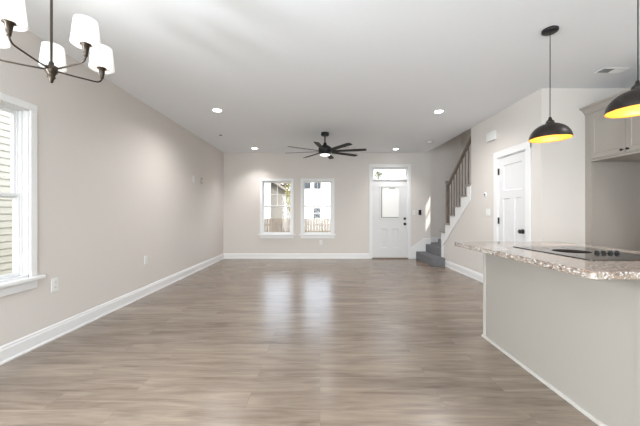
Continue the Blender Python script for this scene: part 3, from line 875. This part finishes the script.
# ------------------------------------------------------------------ outdoors
GZ = -0.9
structure(box('ground', M['grass'], -60, 60, -30, 80, GZ - 0.2, GZ))
def siding_wall(x, y0, y1, z0, z1, d, course=0.115):
    """lapped boards facing +d along x"""
    pts = []
    z = z0
    while z < z1 - 1e-6:
        pts += [(x + d * 0.012, z), (x + d * 0.001, z + course)]
        z += course
    return pts + [(x - d * 0.15, z), (x - d * 0.15, z0)]
nh = thing('neighbor_house', 'cream lap sided house close outside the side window', 'house', (0, 0, 0))
MB().prism(siding_wall(-5.2, 0, 0, GZ, GZ + 0.115 * 56, 1), 'y', -2.0, 9.5).build('siding', M['siding'], nh)
MB().box(-9.2, -5.36, -2.0, 9.5, GZ, GZ + 6.44).build('wall', M['siding'], nh)

fe = thing('wooden_fence', 'weathered wooden privacy fence across the yard outside the far windows', 'fence', (0, 16.0, GZ))
mb = MB(); x = -9.0
while x < 9.0:
    h_ = 1.80 + random.uniform(-0.02, 0.02)
    mb.prism([(x, 0.0), (x + 0.128, 0.0), (x + 0.128, h_ - 0.03), (x + 0.10, h_), (x + 0.03, h_), (x, h_ - 0.03)], 'y', -0.02 + random.uniform(-0.004, 0.004), 0.0)
    x += 0.146
mb.build('picket', M['fence'], fe)
for z in (0.35, 1.4): MB().box(-9, 9.1, 0.006, 0.045, z, z + 0.09).build('rail', M['fence'], fe)
for i in range(8): MB().box(-9 + i * 2.5, -8.9 + i * 2.5, 0.046, 0.14, -0.05, 1.75).build('post', M['fence'], fe)

def house_window(parent, x0, x1, y, z0, z1, split=True):
    f = MB().box(x0 - 0.07, x1 + 0.07, y - 0.04, y, z0 - 0.07, z1 + 0.07).build('window', M['trim'], parent)
    zm = (z0 + z1) / 2
    box('pane', M['darkglass'], x0, x1, y - 0.05, y - 0.041, z0, zm - 0.03 if split else z1, f)
    if split: box('pane', M['darkglass'], x0, x1, y - 0.05, y - 0.041, zm + 0.03, z1, f)
wh = thing('white_house', 'white sided house with dark windows behind the fence, seen through the right far window', 'house', (0, 36, GZ))
pts = []
z = 0.0
while z < 7.55: pts += [(0.0 - 0.018, z), (0.0 - 0.002, z + 0.18)]; z += 0.18
MB().prism(pts + [(8.0, z), (8.0, 0)], 'x', -3.2, 13.0).build('wall', M['whitesiding'], wh)
MB().prism([(-0.5, 7.6), (4.0, 8.6), (8.5, 7.6)], 'x', -3.4, 13.2).build('roof', M['shingle'], wh)
for a, b, c, d in ((-1.92, -1.13, 4.98, 6.05), (-0.72, 0.10, 4.98, 6.05), (-0.78, 0.06, 1.45, 2.68)):
    house_window(wh, a, b, -0.018, c, d, d - c > 1.1)
gh = thing('grey_house', 'grey gabled house with sloping shingled roof behind the fence', 'house', (0, 26, GZ))
MB().prism([(-9.9, 0), (-2.95, 0), (-2.95, 3.95), (-6.4, 6.25), (-9.9, 3.95)], 'y', 0, 9).build('wall', M['greysiding'], gh)
MB().prism([(-2.6, 3.74), (-2.6, 3.96), (-6.4, 6.52), (-10.2, 3.96), (-10.2, 3.74), (-6.4, 6.27)], 'y', -0.5, 9.4).build('roof', M['shingle'], gh)
MB().box(-3.05, -2.93, -0.03, 0.0, 0, 3.9).build('corner_board', M['trim'], gh)
lh = thing('white_cottage', 'plain white house at the left edge of the left far window', 'house', (0, 20, GZ))
pts = []
z = 0.0
while z < 4.89: pts += [(0.0 - 0.018, z), (0.0 - 0.002, z + 0.175)]; z += 0.175
MB().prism(pts + [(5.0, z), (5.0, 0)], 'x', -10.0, -4.12).build('wall', M['whitesiding'], lh)
MB().prism([(-0.4, 4.9), (2.5, 5.9), (5.4, 4.9)], 'x', -10.2, -4.0).build('roof', M['shingle'], lh)

def leaves(mb, c, rad, n, size):
    for _ in range(n):
        while True:
            p = Vector((random.uniform(-1, 1), random.uniform(-1, 1), random.uniform(-1, 1)))
            if 0.15 < p.length < 1: break
        q = Vector((c[0] + p.x * rad[0], c[1] + p.y * rad[1], c[2] + p.z * rad[2]))
        u = Vector((random.gauss(0, 1), random.gauss(0, 1), random.gauss(0, 1))).normalized()
        w = u.orthogonal().normalized()
        s = size * random.uniform(0.6, 1.3)
        mb.bm.faces.new([mb.bm.verts.new(v) for v in (q - u * s, q + w * s * 0.5, q + u * s, q - w * s * 0.5)])
def tree(lab, loc, c, rad, n, size, m, trunk_r):
    t = thing('tree', lab, 'tree', loc, group='trees beyond the fence')
    tk = MB().tube([(0, 0, 0), (0.04, 0, c * 0.4), (0.0, 0.02, c), (0.02, 0.0, c + rad[2] * 0.6)], [trunk_r, trunk_r * 0.8, trunk_r * 0.55, trunk_r * 0.15], 10)
    for i in range(9):
        a = i * 2.4; z0 = c - rad[2] * 0.6 + i * rad[2] * 0.12
        tk.tube([(0, 0, z0), (rad[0] * 0.4 * math.cos(a), rad[1] * 0.4 * math.sin(a), z0 + rad[2] * 0.25), (rad[0] * 0.8 * math.cos(a), rad[1] * 0.8 * math.sin(a), z0 + rad[2] * 0.5)],
                [trunk_r * 0.4, trunk_r * 0.25, trunk_r * 0.08], 7)
    tk.build('trunk', M['bark'], t)
    lv = MB(); leaves(lv, (0, 0, c), rad, n, size); lv.build('crown', m, t)
tree('yellow green tree beside the grey house behind the fence', (-1.72, 20.0, GZ), 3.4, (0.62, 0.62, 1.5), 900, 0.09, M['yellowleaf'], 0.10)
tree('brown leaved tree rising behind the grey house roof', (-4.8, 40.0, GZ), 7.0, (1.0, 1.5, 2.3), 900, 0.17, M['brownleaf'], 0.18)
tree('dark green tree seen through the transom over the front door', (2.78, 14.2, GZ), 3.9, (0.20, 0.20, 0.20), 120, 0.05, M['greenleaf'], 0.03)
bs = thing('bare_shrub', 'bare leafless shrub in front of the fence outside the left far window', 'shrub', (-1.98, 14.6, GZ))
for i in range(7):
    a = i * 0.9 + 0.2; sp_ = 0.16 + 0.05 * (i % 3); hh = 1.45 + 0.12 * (i % 4)
    b = MB().tube([(0.02 * math.cos(a), 0.02 * math.sin(a), -0.02), (sp_ * 0.5 * math.cos(a), sp_ * 0.5 * math.sin(a), hh * 0.45), (sp_ * 1.5 * math.cos(a), sp_ * 1.2 * math.sin(a), hh)], [0.030, 0.022, 0.007], 8)
    b.tube([(sp_ * 0.5 * math.cos(a), sp_ * 0.5 * math.sin(a), hh * 0.45), (sp_ * 0.8 * math.cos(a + 0.7), sp_ * 0.8 * math.sin(a + 0.7), hh * 0.9)], [0.014, 0.004], 6)
    b.build('branch', M['bark'], bs)
